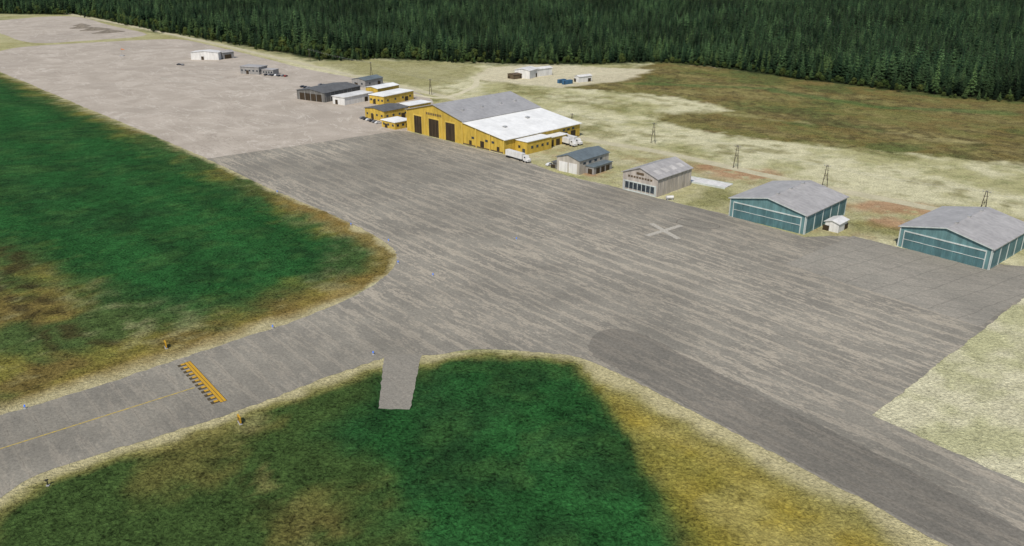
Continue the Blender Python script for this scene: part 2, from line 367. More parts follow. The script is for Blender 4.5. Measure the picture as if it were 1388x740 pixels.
# --- bottom field
BG=[(-190,105),(-125,80),(-110,120),(-100,148),(-62,176),(-35,200),(-20,200),(19,202),(52,162),(82,125),(122,40),(200,-300),(-900,-300)]
mk=sdist(x,y,BG)>-1
core2=[(-19,197),(1,198.5),(15,193),(21,183),(28,150),(33.5,123),(38,95),(40,40),(-15,40),(-10,95),(-20,123),(-27,143.6),(-44,160),(-36,176),(-34,188),(-22,186)]
s=sdist(x+(n5-.5)*3,y+(n12-.5)*4,core2)
bc=mix(one*mix(one*C(.105,.105,.03),one*C(.12,.098,.03),ss(n12,.35,.65)),one*C(.042,.075,.02),ss(n40*.6+n12*.4,.38,.56))
east=ss((x-21.5)-(184-y)*.205+(n5-.5)*2,-2,1.5)
ec=mix(one*yel,one*C(.33,.28,.085),ss(n12,.35,.65)); ec=mix(ec,one*C(.15,.145,.03),ss(n40*.5+nA*.5,.48,.62)*.6)
bc=mix(bc,ec,east*ss(-y,-205,-190))
bc=mix(bc,gc,ss(s+(n12-.5)*11*(1-east),-4.5,4.5))
d=ldist(wx,wy,[(-74,160),(-50,145),(-36,125),(-30,100)]); bc=mix(bc,one*C(.22,.19,.07),ss(-d,-3,-.5)*.5*ss(n5,.35,.6))
d=ldist(wx,wy,[(-66,150),(-48,135),(-38,118),(-34,100)]); bc=mix(bc,one*C(.035,.035,.012),ss(-d,-2.4,-.5)*.6*ss(n5,.3,.6))
r_=np.hypot(wx+62,wy-163)/6; bc=mix(bc,one*C(.38,.34,.15),ss(-r_,-1.1,-.3)*.4)
wv=np.where(east>.5,7.5,4.5)
bc=mix(bc,one*C(.22,.20,.065),ss(-dPw/wv,-1.9,-.8)*.8)
bc=mix(bc,one*tan,ss(-dPw/wv,-1.1,-.2)*.85)
col=np.where(mk[:,None],bc,col)
# --- right field
RG=[(207,266),(163,239),(86,168),(107,142),(123,118),(165,70),(122,40),(300,-300),(2500,-300),(2500,200)]
mk=sdist(x,y,RG)>-1
rc=mix(one*C(.54,.51,.345),one*C(.43,.42,.24),ss(n12,.35,.65)); rc=mix(rc,one*C(.27,.19,.085),ss(-np.hypot(wx-168,wy-232)/10,-1,-.4)*.7)
col=np.where(mk[:,None],rc,col)
FOR=[(-4000,1800),(-2000,1500),(-1300,1420),(-786,1330),(-673,1317),(-609,1252),(-446,1062),(-378,1003),(-298,915),(-234,852),(-185,799),(-157,797),(-123,807),(-65,786),(4,767),(58,767),(106,776),(141,781),(176,752),(206,716),(242,672),(284,630),(322,596),(359,578),(397,548),(520,470),(700,360),(1500,100),(6000,0),(9000,9000),(-9000,9000)]
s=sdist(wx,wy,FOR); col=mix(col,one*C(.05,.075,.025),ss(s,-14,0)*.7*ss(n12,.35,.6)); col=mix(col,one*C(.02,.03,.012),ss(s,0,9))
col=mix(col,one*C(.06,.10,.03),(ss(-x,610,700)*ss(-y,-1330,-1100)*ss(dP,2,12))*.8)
ny,nx=X.shape
me=bpy.data.meshes.new('ground'); nv=nx*ny; me.vertices.add(nv)
co=np.stack([x,y,np.zeros_like(x)],1).astype(np.float32); me.vertices.foreach_set('co',co.ravel())
i=np.arange(ny-1)[:,None]*nx+np.arange(nx-1)[None,:]; i=i.ravel()
q=np.stack([i,i+1,i+1+nx,i+nx],1).astype(np.int32)
me.loops.add(q.size); me.loops.foreach_set('vertex_index',q.ravel()); me.polygons.add(len(q))
me.polygons.foreach_set('loop_start',np.arange(0,q.size,4,dtype=np.int32)); me.update(calc_edges=True)
ca=me.color_attributes.new('zone','FLOAT_COLOR','POINT'); ca.data.foreach_set('color',np.concatenate([np.clip(col,0,1),np.ones((nv,1))],1).astype(np.float32).ravel())
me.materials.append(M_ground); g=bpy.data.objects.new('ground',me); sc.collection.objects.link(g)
def pile(loc,rx,ry,h,ang):
    V=[];F=[];n=14;rings=5
    for r_ in range(rings+1):
        for i in range(n):
            a=i*2*math.pi/n; t=r_/rings; q=1-t*.97; V.append((math.cos(a)*rx*q*random.uniform(.9,1.1),math.sin(a)*ry*q*random.uniform(.9,1.1),-.1+h*(t**.8)*random.uniform(.9,1.1)))
    for r_ in range(rings):
        for i in range(n): F.append((r_*n+i,r_*n+(i+1)%n,(r_+1)*n+(i+1)%n,(r_+1)*n+i))
    F.append(tuple(rings*n+i for i in range(n)))
    o=mesh_obj('gravel_pile',V,F,M_pile,smooth=True); o.location=(loc[0],loc[1],0); o.rotation_euler=(0,0,ang)
for a in (((-560,1110),16,9,3,.3),((-530,1085),20,10,3.5,.6),((-500,1055),22,9,3,.8),((-575,1140),12,9,3,0)): pile(*a)

# ------------------------------------------------------------------ markings
def rect(name,c,L,W,ang,z,mat,parent=None):
    v=[(-L/2,-W/2,0),(L/2,-W/2,0),(L/2,W/2,0),(-L/2,W/2,0)]
    o=mesh_obj(name,v,[(0,1,2,3)],mat,parent=parent); o.location=(c[0],c[1],z); o.rotation_euler=(0,0,ang); return o
e=empty('runway_holding_marking',(-79.8,184.8,.06),math.atan2(-20.6,16.6))
L=26.4; 
def flat(p,name,lst,z,mat):
    V=[];F=[]
    for (x0,x1,y0,y1) in lst:
        n=len(V);V+=[(x0,y0,z),(x1,y0,z),(x1,y1,z),(x0,y1,z)];F.append((n,n+1,n+2,n+3))
    return mesh_obj(name,V,F,mat,parent=p)
flat(e,'black_border',[(-L/2+.4+i*2.2,-L/2+1.7+i*2.2,-1.9,.05) for i in range(12)]+[(-L/2,L/2,.052,1.75)],0,M_pblk)
flat(e,'solid_lines',[(-L/2+.1,L/2-.1,.15,.82),(-L/2+.1,L/2-.1,.95,1.62)],.006,M_pyel)
flat(e,'dashed_lines',[(-L/2+.2+i*2.2,-L/2+1.15+i*2.2,-1.05,.04) for i in range(12)],.006,M_pyel)
strip('taxiway_centreline',[(-160,121),(-137,137),(-114,155),(-80.5,182)],.42,.06,M_pyel2,.02)
e=empty('closed_apron_cross_marking',(59.5,303.5,.06),0)
for nm,c,a in (('arm_1',(59.6,303.8),math.atan2(310.5-297.2,68-51.3)),('arm_2',(59.6,303.2),math.atan2(295.6-310.5,62.3-56.2))):
    rect(nm,(c[0]-59.5,c[1]-303.5),20,2.2,a,.006 if nm=='arm_2' else 0,M_pwht,e)
strip('parking_box_marking',[(69.6,318.9),(82.7,310.5),(77.8,305.5),(66,313),(69.6,318.9)],.4,.06,M_pdk,.02)
strip('tiedown_box_marking',[(-292,690),(-262,665),(-240,690),(-270,715),(-292,690)],.8,.06,M_pwht,.05)

# ------------------------------------------------------------------ buildings
H=empty('yellow_hangar',(-4,428,0),R(44.8))
prism_x(H,'hall_walls',[(33,0),(83,0),(83,12.5),(58,18.5),(33,12.5)],0,61,M_yel)
prism_x(H,'leanto_walls',[(0,0),(32.9,0),(32.9,12.0),(0,7.5)],.15,60.8,M_yel)
prism_x(H,'hall_roof',[(31.8,12.35),(58,18.6),(83.8,12.4),(83.8,12.8),(58,19.0),(31.8,12.75)],-.8,61.8,M_groof)
prism_x(H,'leanto_roof',[(-1,7.45),(32.6,12.02),(32.6,12.32),(-1,7.8)],-.7,61.6,M_wroof)
DL=[(69,76),(53.5,62.5),(39.5,47.5)]
boxes(H,'hangar_doors',[(-.15,.1,a,b,0,10.2) for a,b in DL],M_door)
boxes(H,'door_panel_joints',[(-.24,-.14,a+(b-a)*t-.08,a+(b-a)*t+.08,0,10) for a,b in DL for t in (.33,.66)],M_brown)
boxes(H,'door_frames',[(-.3,.05,a-.5,a-.02,0,10.9) for a,b in DL]+[(-.3,.05,b+.02,b+.5,0,10.9) for a,b in DL]+[(-.3,.05,a-.02,b+.02,10.22,10.88) for a,b in DL],M_yel2)
boxes(H,'facade_pilasters',[(-.35,.05,yy-.3,yy+.3,0,zz) for yy,zz in ((82.6,12.3),(66,14),(50.5,14),(33.3,12.2),(22,10.3),(11,8.8),(.3,7.3))],M_yel2)
boxes(H,'facade_kickboard',[(-.05,.12,.7,10.6,0,.7),(-.05,.12,11.4,21.6,0,.7),(-.05,.12,22.4,32.9,0,.7),(1,60,-.12,.08,0,.7)],M_brown)
boxes(H,'personnel_doors',[(.02,.2,26,28,.72,3),(.02,.2,16,19,.72,4),(.02,.2,4,6,.72,3)],M_door)
boxes(H,'facade_windows',[(.02,.2,yy,yy+2,4.2,5.4) for yy in (8,13,24)]+[(46+i*4,48+i*4,-.1,.1,5,6.3) for i in range(3)],M_glass)
boxes(H,'facade_letters',[(-.12,.08,51+i*1.6,52+i*1.6,12.3,13.6) for i in range(9)],M_brown)
box(H,'annex_block',8,27,-9,-.05,0,6.5,M_yel); box(H,'annex_roof',7.6,27.4,-9.5,.0,6.52,6.85,M_wroof)
box(H,'annex_low_block',27.1,43,-6,-.05,0,5,M_yel); box(H,'annex_low_roof',27.45,43.5,-6.5,0,5.02,5.3,M_wroof)
boxes(H,'annex_windows',[(11+i*4,12.6+i*4,-9.12,-8.9,2.6,4) for i in range(4)]+[(7.9,8.1,-7.5,-5.5,0,2.6),(7.9,8.1,-4,-2.4,2.6,4)],M_glass)
boxes(H,'loading_doors',[(29,32,-6.12,-5.9,0,3.6),(34,37,-6.12,-5.9,0,3.6),(39,42,-6.12,-5.9,0,3.6),(46,50,-.16,.1,0,4.5),(53,57,-.16,.1,0,4.5)],M_door)
box(H,'rear_annex_block',20,44,83.1,97,0,7.5,M_yel); box(H,'rear_annex_roof',19.5,44.5,83.85,97.6,7.52,7.85,M_wroof)
boxes(H,'roof_vents',[(xx,xx+1.2,44,45.2,15,16.6) for xx in (10,25,40,52)]+[(14,16,14,16,9,10.6),(38,40,20,22,9.8,11.6)],M_metal)

def simple_block(name,loc,ang,lx,ly,h,wall,roof,hr=None,wins=3,door=True,flat_over=.5):
    e=empty(name,(loc[0],loc[1],0),ang)
    if hr:
        gable_walls(e,'walls',0,lx,0,ly,h,hr,wall); gable_roof(e,'roof',0,lx,0,ly,h,hr,roof,.5,.25)
    else:
        box(e,'walls',0,lx,0,ly,0,h,wall); box(e,'roof',-flat_over,lx+flat_over,-flat_over,ly+flat_over,h+.01,h+.4,roof)
    W=[]
    for i in range(wins):
        t=(i+.5)/wins
        W.append((lx*t-.8,lx*t+.8,-.1,.1,h*.4,h*.4+1.3)); W.append((-.1,.1,ly*t-.8,ly*t+.8,h*.4,h*.4+1.3))
    if W: boxes(e,'windows',W,M_glass)
    if door: boxes(e,'doors',[(-.13,.1,ly*.5+1,ly*.5+3.5,0,min(3.2,h*.6)),(lx*.7,lx*.7+3,-.13,.1,0,min(3.2,h*.6))],M_door)
    return e
simple_block('white_storage_shed',(-279,800),R(86),13,27,6.8,M_white,M_white,8,0)
e=simple_block('grey_garage',(-277,806),R(48),12,8,6,M_grey,M_lgroof,7.5,0,False); boxes(e,'garage_door',[(-.15,.1,1.5,6.5,0,4.6)],M_door); box(e,'side_door',2,9,-.15,.1,0,4,M_door)
e=simple_block('airfield_office',(-214,707),R(70),12,19,6,M_grey,M_lgroof,None,5)
box(e,'wing_walls',3,11,-12,-.1,0,4,M_grey); box(e,'wing_roof',2.6,11.4,-12.4,-.55,4.02,4.3,M_lgroof); boxes(e,'wing_windows',[(2.9,3.1,-11+i*2.6,-9.6+i*2.6,1.4,2.8) for i in range(4)],M_glass)
e=simple_block('slate_hangar',(-131,578),R(58),37,27,6.4,M_slate,M_droof,8,0,False)
boxes(e,'hangar_doors',[(-.15,.1,3+i*5.5,7.8+i*5.5,0,5) for i in range(4)],M_door); boxes(e,'pale_strips',[(1+i*4.4,1.5+i*4.4,-.14,.1,0,6) for i in range(9)]+[(-.2,.1,2.3+i*5.5,2.7+i*5.5,0,6) for i in range(5)],M_grey)
simple_block('bluegrey_storage_shed',(-113,640),R(56),20,14,5.5,M_grey,M_broof,7,2)
simple_block('white_storage_shed',(-115,567),R(54),27,12,5.2,M_white,M_white,None,0)
simple_block('yellow_workshop',(-88,567),R(54),30,14,6,M_yel,M_wroof,None,4)
simple_block('yellow_workshop',(-96,592),R(54),22,12,7.2,M_yel,M_wroof,8.2,3)
simple_block('yellow_office_building',(-80,513),R(48),20,19,6.2,M_yel,M_droof,7.2,4)
simple_block('yellow_guard_building',(-70,488.5),R(46),12,13,4.2,M_yel,M_wroof,None,3)
simple_block('yellow_workshop',(-66,530),R(46),18,10,6.6,M_yel,M_wroof,None,3)
e=empty('tan_hangar_office',(32.5,386,0),R(48))
gable_walls(e,'walls',0,24,0,14,6.8,8.8,M_tan); gable_roof(e,'roof',0,24,0,14,6.8,8.8,M_broof,.5,.25)
boxes(e,'front_doors',[(-.14,.1,1.5,6.4,0,5),(-.14,.1,7.2,12.4,0,5)],M_white)
box(e,'garage_block',5,20,-5,-.05,0,3.6,M_grey); box(e,'garage_roof',4.6,20.4,-5.4,0,3.62,3.9,M_broof)
boxes(e,'garage_doors',[(7+i*4,9.8+i*4,-5.12,-4.9,0,2.8) for i in range(3)]+[(4.9,5.1,-4,-1.5,0,2.6)],M_door)
boxes(e,'upper_windows',[(3+i*4.5,5+i*4.5,-.1,.1,4.5,5.6) for i in range(4)],M_glass)
simple_block('grey_utility_shed',(24,396),R(48),6,5,3,M_slate,M_droof,None,0)
e=empty('cream_hangar',(64,348.6,0),R(46))
gable_walls(e,'walls',0,27,0,19,8.2,11.6,M_cream); gable_roof(e,'roof',0,27,0,19,8.2,11.6,M_lgroof,.6,.3)
boxes(e,'door_glazing',[(-.16,.1,1.6+i*2.3,3.6+i*2.3,1.3,4.2) for i in range(7)],M_glass)
boxes(e,'door_frames',[(-.22,.08,1.0,18,0,.5),(-.22,.08,1.0,18,4.3,4.8),(-.22,.08,.6,1.0,0,4.8),(-.22,.08,18.0,18.4,0,4.8)]+[(-.2,.08,1.28+i*2.3,1.56+i*2.3,.52,4.28) for i in range(8)],M_trim)
boxes(e,'sign_band',[(-.14,.1,3+i*1.5,4+i*1.5,6.6,7.4) for i in range(9)]+[(-.14,.1,7.5,11.5,8.4,9.4)],M_brown)
boxes(e,'wall_ribs',[(i*3+1.5,i*3+1.8,-.14,.1,0,8) for i in range(9)],M_tan)
V=[];F=[]
for ix in range(4):
    for sgn in (0,1):
        x0=3+ix*6;x1=x0+3.4
        ya,yb=2,5.2
        za=8.2+3.4*ya/9.5+.36; zb=8.2+3.4*yb/9.5+.36
        a_,b_=(19-ya,19-yb) if sgn else (ya,yb)
        n=len(V);V+=[(x0,a_,za),(x1,a_,za),(x1,b_,zb),(x0,b_,zb)];F.append((n,n+1,n+2,n+3))
mesh_obj('roof_skylights',V,F,m_siding('skylight_panel',(.50,.48,.46),2,.2),parent=e)
box(e,'side_leanto',27.1,31,4,15,0,3.5,M_cream)
S=empty('concrete_slab',(83,378,0),R(-38)); box(S,'slab',0,21,-4,4,0,.5,M_white,.1); boxes(S,'kerb',[(-.3,21.3,-4.4,-4.05,0,.8),(-.3,21.3,4.05,4.4,0,.8)],M_trim)
S=empty('white_propane_tank',(69,345,0),R(10)); cyl(S,'tank',(-1.6,0,1.2),(1.6,0,1.2),.7,.7,M_white,12); boxes(S,'saddles',[(-1.2,-.9,-.5,.5,0,.7),(.9,1.2,-.5,.5,0,.7)],M_metal)

def teal_hangar(loc,ang,lx,ly):
    e=empty('teal_hangar',(loc[0],loc[1],0),ang); h=7.6;hr=11.0
    gable_walls(e,'walls',0,lx,0,ly,h,hr,M_teal); gable_roof(e,'roof',0,lx,0,ly,h,hr,M_lgroof,.7,.35)
    n=8; a0=2;a1=ly-2; w_=(a1-a0)/n
    boxes(e,'door_panels',[(-.18-(i%2)*.12,.05,a0+i*w_+.1,a0+(i+1)*w_-.1,0,6.2) for i in range(n)],M_tealw)
    boxes(e,'door_frame_lines',[(-.36,.02,a0+i*w_-.09,a0+i*w_+.09,0,6.2) for i in range(1,n)],M_teal)
    boxes(e,'pale_trim',[(-.4,.03,a0-.3,a0,0,6.2),(-.4,.03,a1,a1+.3,0,6.2),(-.4,.03,a0-.3,a1+.3,6.22,6.6),(-.4,.02,a0,a1,3.3,3.5),(-.25,.02,.02,.4,0,h),(-.25,.02,ly-.4,ly-.02,0,h)]
       +[(i*lx/5+.15,i*lx/5+.45,-.2,.05,0,h-.2) for i in range(0,5)]+[(lx-.4,lx-.02,-.2,.05,0,h-.2)],M_trim)
    boxes(e,'side_panels',[(i*lx/5+.9,(i+1)*lx/5-.3,-.12,.04,1.2,5.9) for i in range(5)],M_tealw)
    for sgn in (0,1):
        y0,y1=(0,ly/2) if not sgn else (ly,ly/2)
        V=[(-.78,y0,h+.05),(-.78,y1,hr+.05),(-.78,y1,hr+.42),(-.78,y0,h+.42)]
        mesh_obj('gable_fascia',V,[(0,1,2,3)],M_trim,parent=e)
    boxes(e,'roof_ridge_vents',[(lx*t,lx*t+1.4,ly/2-.5,ly/2+.5,hr+.2,hr+.9) for t in (.2,.5,.8)],M_metal)
    return e
teal_hangar((112.7,299),R(45),35,33)
teal_hangar((164.1,262.2),R(41),36,32)
simple_block('white_utility_shed',(126.4,300.7),R(46),8,5.5,3.6,M_white,M_white,4.4,0)
simple_block('white_storage_shed',(14.5,684),R(62),16,14,6.5,M_white,M_white,7.8,0)
simple_block('white_storage_shed',(14,690),R(40),26,8,6,M_white,M_white,7,0,False)
simple_block('brown_shed',(1.5,682),R(40),9,8,3.6,M_brown,M_brown,4.4,0)
e=empty('blue_shipping_container',(41.3,655,0),R(40)); box(e,'body',0,9,0,3,0,3,M_blue); boxes(e,'corner_posts',[(-.06,.2,-.06,.2,0,3.05),(8.8,9.06,-.06,.2,0,3.05),(-.06,.2,2.8,3.06,0,3.05)],M_black)
e=empty('blue_shipping_container',(38,661,0),R(40)); box(e,'body',0,7,0,3,0,2.8,M_blue); boxes(e,'corner_posts',[(-.06,.2,-.06,.2,0,2.85),(6.8,7.06,-.06,.2,0,2.85)],M_black)
simple_block('white_garage',(53.7,665.4),R(35),13,6,4.5,M_white,M_white,5.4,0)

# ------------------------------------------------------------------ vehicles
def car(loc,ang,mat,name='parked_car'):
    e=empty(name,(loc[0],loc[1],0),ang)
    prof=[(-2.2,.35),(2.2,.35),(2.25,.75),(1.2,.95),(.6,1.45),(-1.1,1.48),(-1.9,1.0),(-2.25,.9)]
    n=len(prof);V=[(px,-.88,pz) for px,pz in prof]+[(px,.88,pz) for px,pz in prof]
    V=[(a,b*(.82 if c>1.2 else 1),c) for a,b,c in V]
    F=[tuple(range(n)),tuple(range(2*n-1,n-1,-1))]+[(i,i+n,(i+1)%n+n,(i+1)%n) for i in range(n)]
    mesh_obj('body',V,F,mat,parent=e)
    g=[(1.12,1.0),(.6,1.4),(-1.08,1.42),(-1.75,1.02)]
    V=[(a,-.89 if c<1.2 else -.74,c) for a,c in g]+[(a,.89 if c<1.2 else .74,c) for a,c in g]
    mesh_obj('windows',V,[(0,1,2,3),(7,6,5,4)],M_glass,parent=e)
    for i,(wx_,wy_) in enumerate(((1.4,-.85),(1.4,.85),(-1.4,-.85),(-1.4,.85))): cyl(e,'wheel_%d'%i,(wx_,wy_-.1,.33),(wx_,wy_+.1,.33),.33,.33,M_black,10)
    return e
for i in range(7): car((-207.5+i*3.1,704-i*1.2+ (i%2)),R(75),M_cars[(0,1,0,2,0,1,3)[i]])
for i in range(8): car((-162+i*2.9,643-i*2.6),R(48),M_cars[(0,0,1,0,2,0,0,1)[i]])
for i in range(4): car((-150+i*3,652-i*2),R(48),M_cars[(1,0,0,2)[i]])
for i in range(6): car((-95+i*2.4,522-i*3.0),R(40),M_cars[(1,0,2,0,1,2)[i]])
for i in range(4): car((19+i*2.5,404-i*3),R(42),M_cars[(2,0,1,0)[i]])
car((-304,766),R(10),M_cars[0],'pickup_truck'); car((-300,764),R(100),M_cars[1])
def semi(loc,ang):
    e=empty('semi_truck',(loc[0],loc[1],0),ang)
    box(e,'trailer',0,13,-1.3,1.3,1.2,4.1,M_white,.05); box(e,'chassis',0,16,-.5,.5,.8,1.18,M_black)
    prof=[(14,.7),(17.6,.7),(17.7,1.9),(16.4,2.1),(15.9,3.4),(14,3.5)]
    V=[(a,-1.2,c) for a,c in prof]+[(a,1.2,c) for a,c in prof];n=len(prof)
    mesh_obj('cab',V,[tuple(range(n)),tuple(range(2*n-1,n-1,-1))]+[(i,i+n,(i+1)%n+n,(i+1)%n) for i in range(n)],M_white,parent=e)
    boxes(e,'cab_windows',[(14.8,15.8,-1.23,1.23,2.3,3.0)],M_glass)
    for i,a in enumerate((1,2.2,3.4,11.5,14.6,16.9)):
        for s_ in (-1,1): cyl(e,'wheel',(a,s_*1.3-.15,.5),(a,s_*1.3+.15,.5),.5,.5,M_black,12)
    return e
semi((-2.5,422.5),R(-50)); semi((24,458),R(-51)); semi((27.2,461.6),R(-51))

# ------------------------------------------------------------------ utility poles
def upole(loc,h=11.5):
    e=empty('utility_pole',(loc[0],loc[1],0),R(50))
    cyl(e,'leg_1',(0,-1.3,0),(0,-.25,h),.18,.12,M_wood); cyl(e,'leg_2',(0,1.3,0),(0,.25,h),.18,.12,M_wood)
    for i,z in enumerate((h-.6,h-2.4,h-5)): cyl(e,'crossarm_%d'%i,(0,-1.5+i*.4,z),(0,1.5-i*.4,z),.09,.09,M_wood,6)
    cyl(e,'brace_1',(0,-.95,4),(0,.6,8),.07,.07,M_wood,6);cyl(e,'brace_2',(0,.95,4),(0,-.6,8),.07,.07,M_wood,6)
    for i in (-1.4,0,1.4): cyl(e,'insulator',(0,i,h-.5),(0,i,h-.05),.1,.08,M_metal,6)
PP=[(-190,790),(-118,700),(-60,610),(-12,545),(35.3,480.2),(79,453.5),(111.4,398.7),(142.2,360.8),(192.1,319.9),(250,272)]
for p in PP: upole(p)
V=[];F=[]
for a,b in zip(PP[:-1],PP[1:]):
    for off in (-1.4,1.4):
        for j in range(13):
            t=j/12; q=Vector((a[0]+(b[0]-a[0])*t+off*.64,a[1]+(b[1]-a[1])*t+off*.77,11.4-6*t*(1-t)))
            n=len(V); V+=[q+Vector((0,0,.02)),q+Vector((.02,.02,-.015)),q+Vector((-.02,-.02,-.015))]
            if j: F+=[(n-3,n-2,n+1,n),(n-2,n-1,n+2,n+1),(n-1,n-3,n,n+2)]
mesh_obj('power_lines',V,F,M_metal)

# ------------------------------------------------------------------ signs, lights
def tsign(loc,ang):
    e=empty('taxiway_sign',(loc[0],loc[1],0),ang)
    box(e,'panel',-.2,.2,-1.0,1.0,.35,1.9,M_pyel,.03); boxes(e,'legend',[(-.22,-.202,-.8,-.1,.45,1.8),(-.22,-.202,.3,.6,.6,1.5),(.202,.22,-.5,.5,.7,1.4)],M_black)
    boxes(e,'legs',[(-.05,.05,-.7,-.6,0,.36),(-.05,.05,.6,.7,0,.36)],M_metal); box(e,'base',-.35,.35,-1.1,1.1,0,.08,M_metal)
tsign((-96.4,204.1),R(30)); tsign((-64,165.6),R(32))
e=empty('wind_indicator_post',(-96.5,141.6,0),0); cyl(e,'post',(0,0,0),(0,0,1.3),.12,.12,M_black); cyl(e,'head',(-.35,0,1.3),(.3,0,1.5),.22,.16,M_black); box(e,'base',-.3,.3,-.3,.3,0,.15,M_metal)
for p in ((-105.7,356),(-64.1,310),(-40.0,268.5),(-26.7,256.8),(1.7,293),(-46.5,291),(-118,172),(-70,216.5),(-38,200)):
    e=empty('taxiway_edge_light',(p[0],p[1],.03),0); cyl(e,'base',(0,0,0),(0,0,.12),.4,.35,M_metal); cyl(e,'stem',(0,0,.12),(0,0,.5),.07,.07,M_metal); cyl(e,'lens',(0,0,.5),(0,0,.95),.26,.18,M_lamp)
e=empty('windsock',(-384,829,0),0); cyl(e,'mast',(0,0,0),(0,0,7),.15,.1,M_metal); cyl(e,'sock',(0,0,6.7),(3,.8,6.2),.5,.25,M_orange,10); box(e,'base',-2,2,-1,1,0,1,M_metal)

# ------------------------------------------------------------------ trees
def m_leaf(name,c1,c2,c3,wide=True):
    k=NT(name,.85,.12); oi=k.n('ShaderNodeObjectInfo').outputs; r=oi['Random']; o=k.coord()
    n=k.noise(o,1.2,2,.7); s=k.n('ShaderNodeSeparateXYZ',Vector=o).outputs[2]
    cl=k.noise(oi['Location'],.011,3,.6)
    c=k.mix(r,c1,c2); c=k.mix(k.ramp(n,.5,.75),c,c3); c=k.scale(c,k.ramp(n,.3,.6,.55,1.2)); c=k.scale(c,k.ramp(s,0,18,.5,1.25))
    if wide: c=k.scale(c,k.ramp(cl,.35,.65,.5,1.5)); c=k.scale(c,k.math('MULTIPLY_ADD',k.math('POWER',r,3.0),.9,.72))
    return k.out(c)
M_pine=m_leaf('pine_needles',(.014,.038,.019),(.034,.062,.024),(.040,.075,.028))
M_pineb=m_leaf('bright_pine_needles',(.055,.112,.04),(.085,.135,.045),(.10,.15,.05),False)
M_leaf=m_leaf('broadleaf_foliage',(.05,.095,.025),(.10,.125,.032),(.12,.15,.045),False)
def conifer(name,h,Rr,seed,mat):
    r=random.Random(seed);V=[];F=[];MI=[]
    seg=6
    for z,rad in ((0,.28),(h*.5,.17),(h*.97,.03)):
        for i in range(seg): V.append((math.cos(i*6.283/seg)*rad,math.sin(i*6.283/seg)*rad,z))
    for l in range(2):
        for i in range(seg): F.append((l*seg+i,l*seg+(i+1)%seg,(l+1)*seg+(i+1)%seg,(l+1)*seg+i)); MI.append(0)
    lev=int(h*1.2); z0=h*.10
    for l in range(lev):
        t=l/(lev-1); z=z0+(h*.985-z0)*t; rad=Rr*((1-t)**.8)*(.85+.15*math.sin(l*2.1))+.15
        if t<.12: rad*=.6+t*3.3
        nb=max(4,int(9-4*t))
        for b in range(nb):
            a=r.random()*6.283; rr=rad*r.uniform(.6,1.18); zz=z+r.uniform(-.35,.35); dr=rr*r.uniform(.18,.42)
            d=Vector((math.cos(a),math.sin(a),0)); s_=Vector((-d.y,d.x,0)); wd=rr*r.uniform(.22,.34)+.12
            p0=d*.05+Vector((0,0,zz)); pm=d*rr*.58+Vector((0,0,zz-dr*.35)); p1=d*rr+Vector((0,0,zz-dr))
            n=len(V); up=Vector((0,0,.18*rr*.5))
            V+=[p0,pm+s_*wd-up,p1,pm-s_*wd-up,pm+up]
            F+=[(n,n+1,n+4),(n+1,n+2,n+4),(n+2,n+3,n+4),(n+3,n,n+4)]; MI+=[1]*4
            for sg in (-1,1):
                q=d*rr*r.uniform(.35,.7)+Vector((0,0,zz-dr*.3)); e_=q+(d*.5+s_*sg)*rr*.38+Vector((0,0,-.2*rr*r.random()-.1))
                n=len(V);V+=[q,q+d*.35*rr*.5+Vector((0,0,.05)),e_];F.append((n,n+1,n+2));MI.append(1)
    me=bpy.data.meshes.new(name); me.from_pydata([tuple(v) for v in V],[],F); me.materials.append(M_wood); me.materials.append(mat)
    me.polygons.foreach_set('material_index',MI); me.update(); return bpy.data.objects.new(name,me)
def broadleaf(name,h,Rr,seed,mat):
    r=random.Random(seed);V=[];F=[];MI=[]
    def limb(a,b,r0,r1):
        a=Vector(a);b=Vector(b);d=(b-a).normalized();u=d.orthogonal().normalized();w_=d.cross(u);n=len(V)
        for c,rr in ((a,r0),(b,r1)):
            for i in range(5): V.append(c+u*math.cos(i*1.2566)*rr+w_*math.sin(i*1.2566)*rr)
        for i in range(5): F.append((n+i,n+(i+1)%5,n+5+(i+1)%5,n+5+i));MI.append(0)
    limb((0,0,0),(0,0,h*.5),.3,.18)
    cl=[]
    for i in range(9):
        a=i*2.4; t=i/8; rr=Rr*(.6-.35*t)*r.uniform(.7,1.1); c=Vector((math.cos(a)*rr,math.sin(a)*rr,h*(.35+.5*t)))
        limb((0,0,h*(.2+.25*t)),c,.12,.04); cl.append((c,Rr*r.uniform(.42,.62)*(1-.3*t)))
    for c,cr in cl:
        for j in range(70):
            d=Vector((r.gauss(0,1),r.gauss(0,1),r.gauss(0,1))).normalized()*cr*r.uniform(.6,1.08); d.z*=.8
            p=c+d; u=(d+Vector((r.gauss(0,1),r.gauss(0,1),r.gauss(0,1)))*cr*.4).orthogonal().normalized(); w_=d.normalized().cross(u).normalized(); s_=r.uniform(.3,.6)
            n=len(V);V+=[p+u*s_,p+w_*s_*.8,p-u*s_,p-w_*s_*.8];F.append((n,n+1,n+2,n+3));MI.append(1)
    me=bpy.data.meshes.new(name); me.from_pydata([tuple(v) for v in V],[],F); me.materials.append(M_wood); me.materials.append(mat)
    me.polygons.foreach_set('material_index',MI); me.update(); return bpy.data.objects.new(name,me)
tc=bpy.data.collections.new('forest_tree_kinds')
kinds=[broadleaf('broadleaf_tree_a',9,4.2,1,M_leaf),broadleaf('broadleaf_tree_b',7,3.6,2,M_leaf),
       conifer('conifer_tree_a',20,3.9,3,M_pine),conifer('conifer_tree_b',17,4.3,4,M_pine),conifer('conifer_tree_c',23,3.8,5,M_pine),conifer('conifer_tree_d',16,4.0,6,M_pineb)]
for o in kinds: tc.objects.link(o)
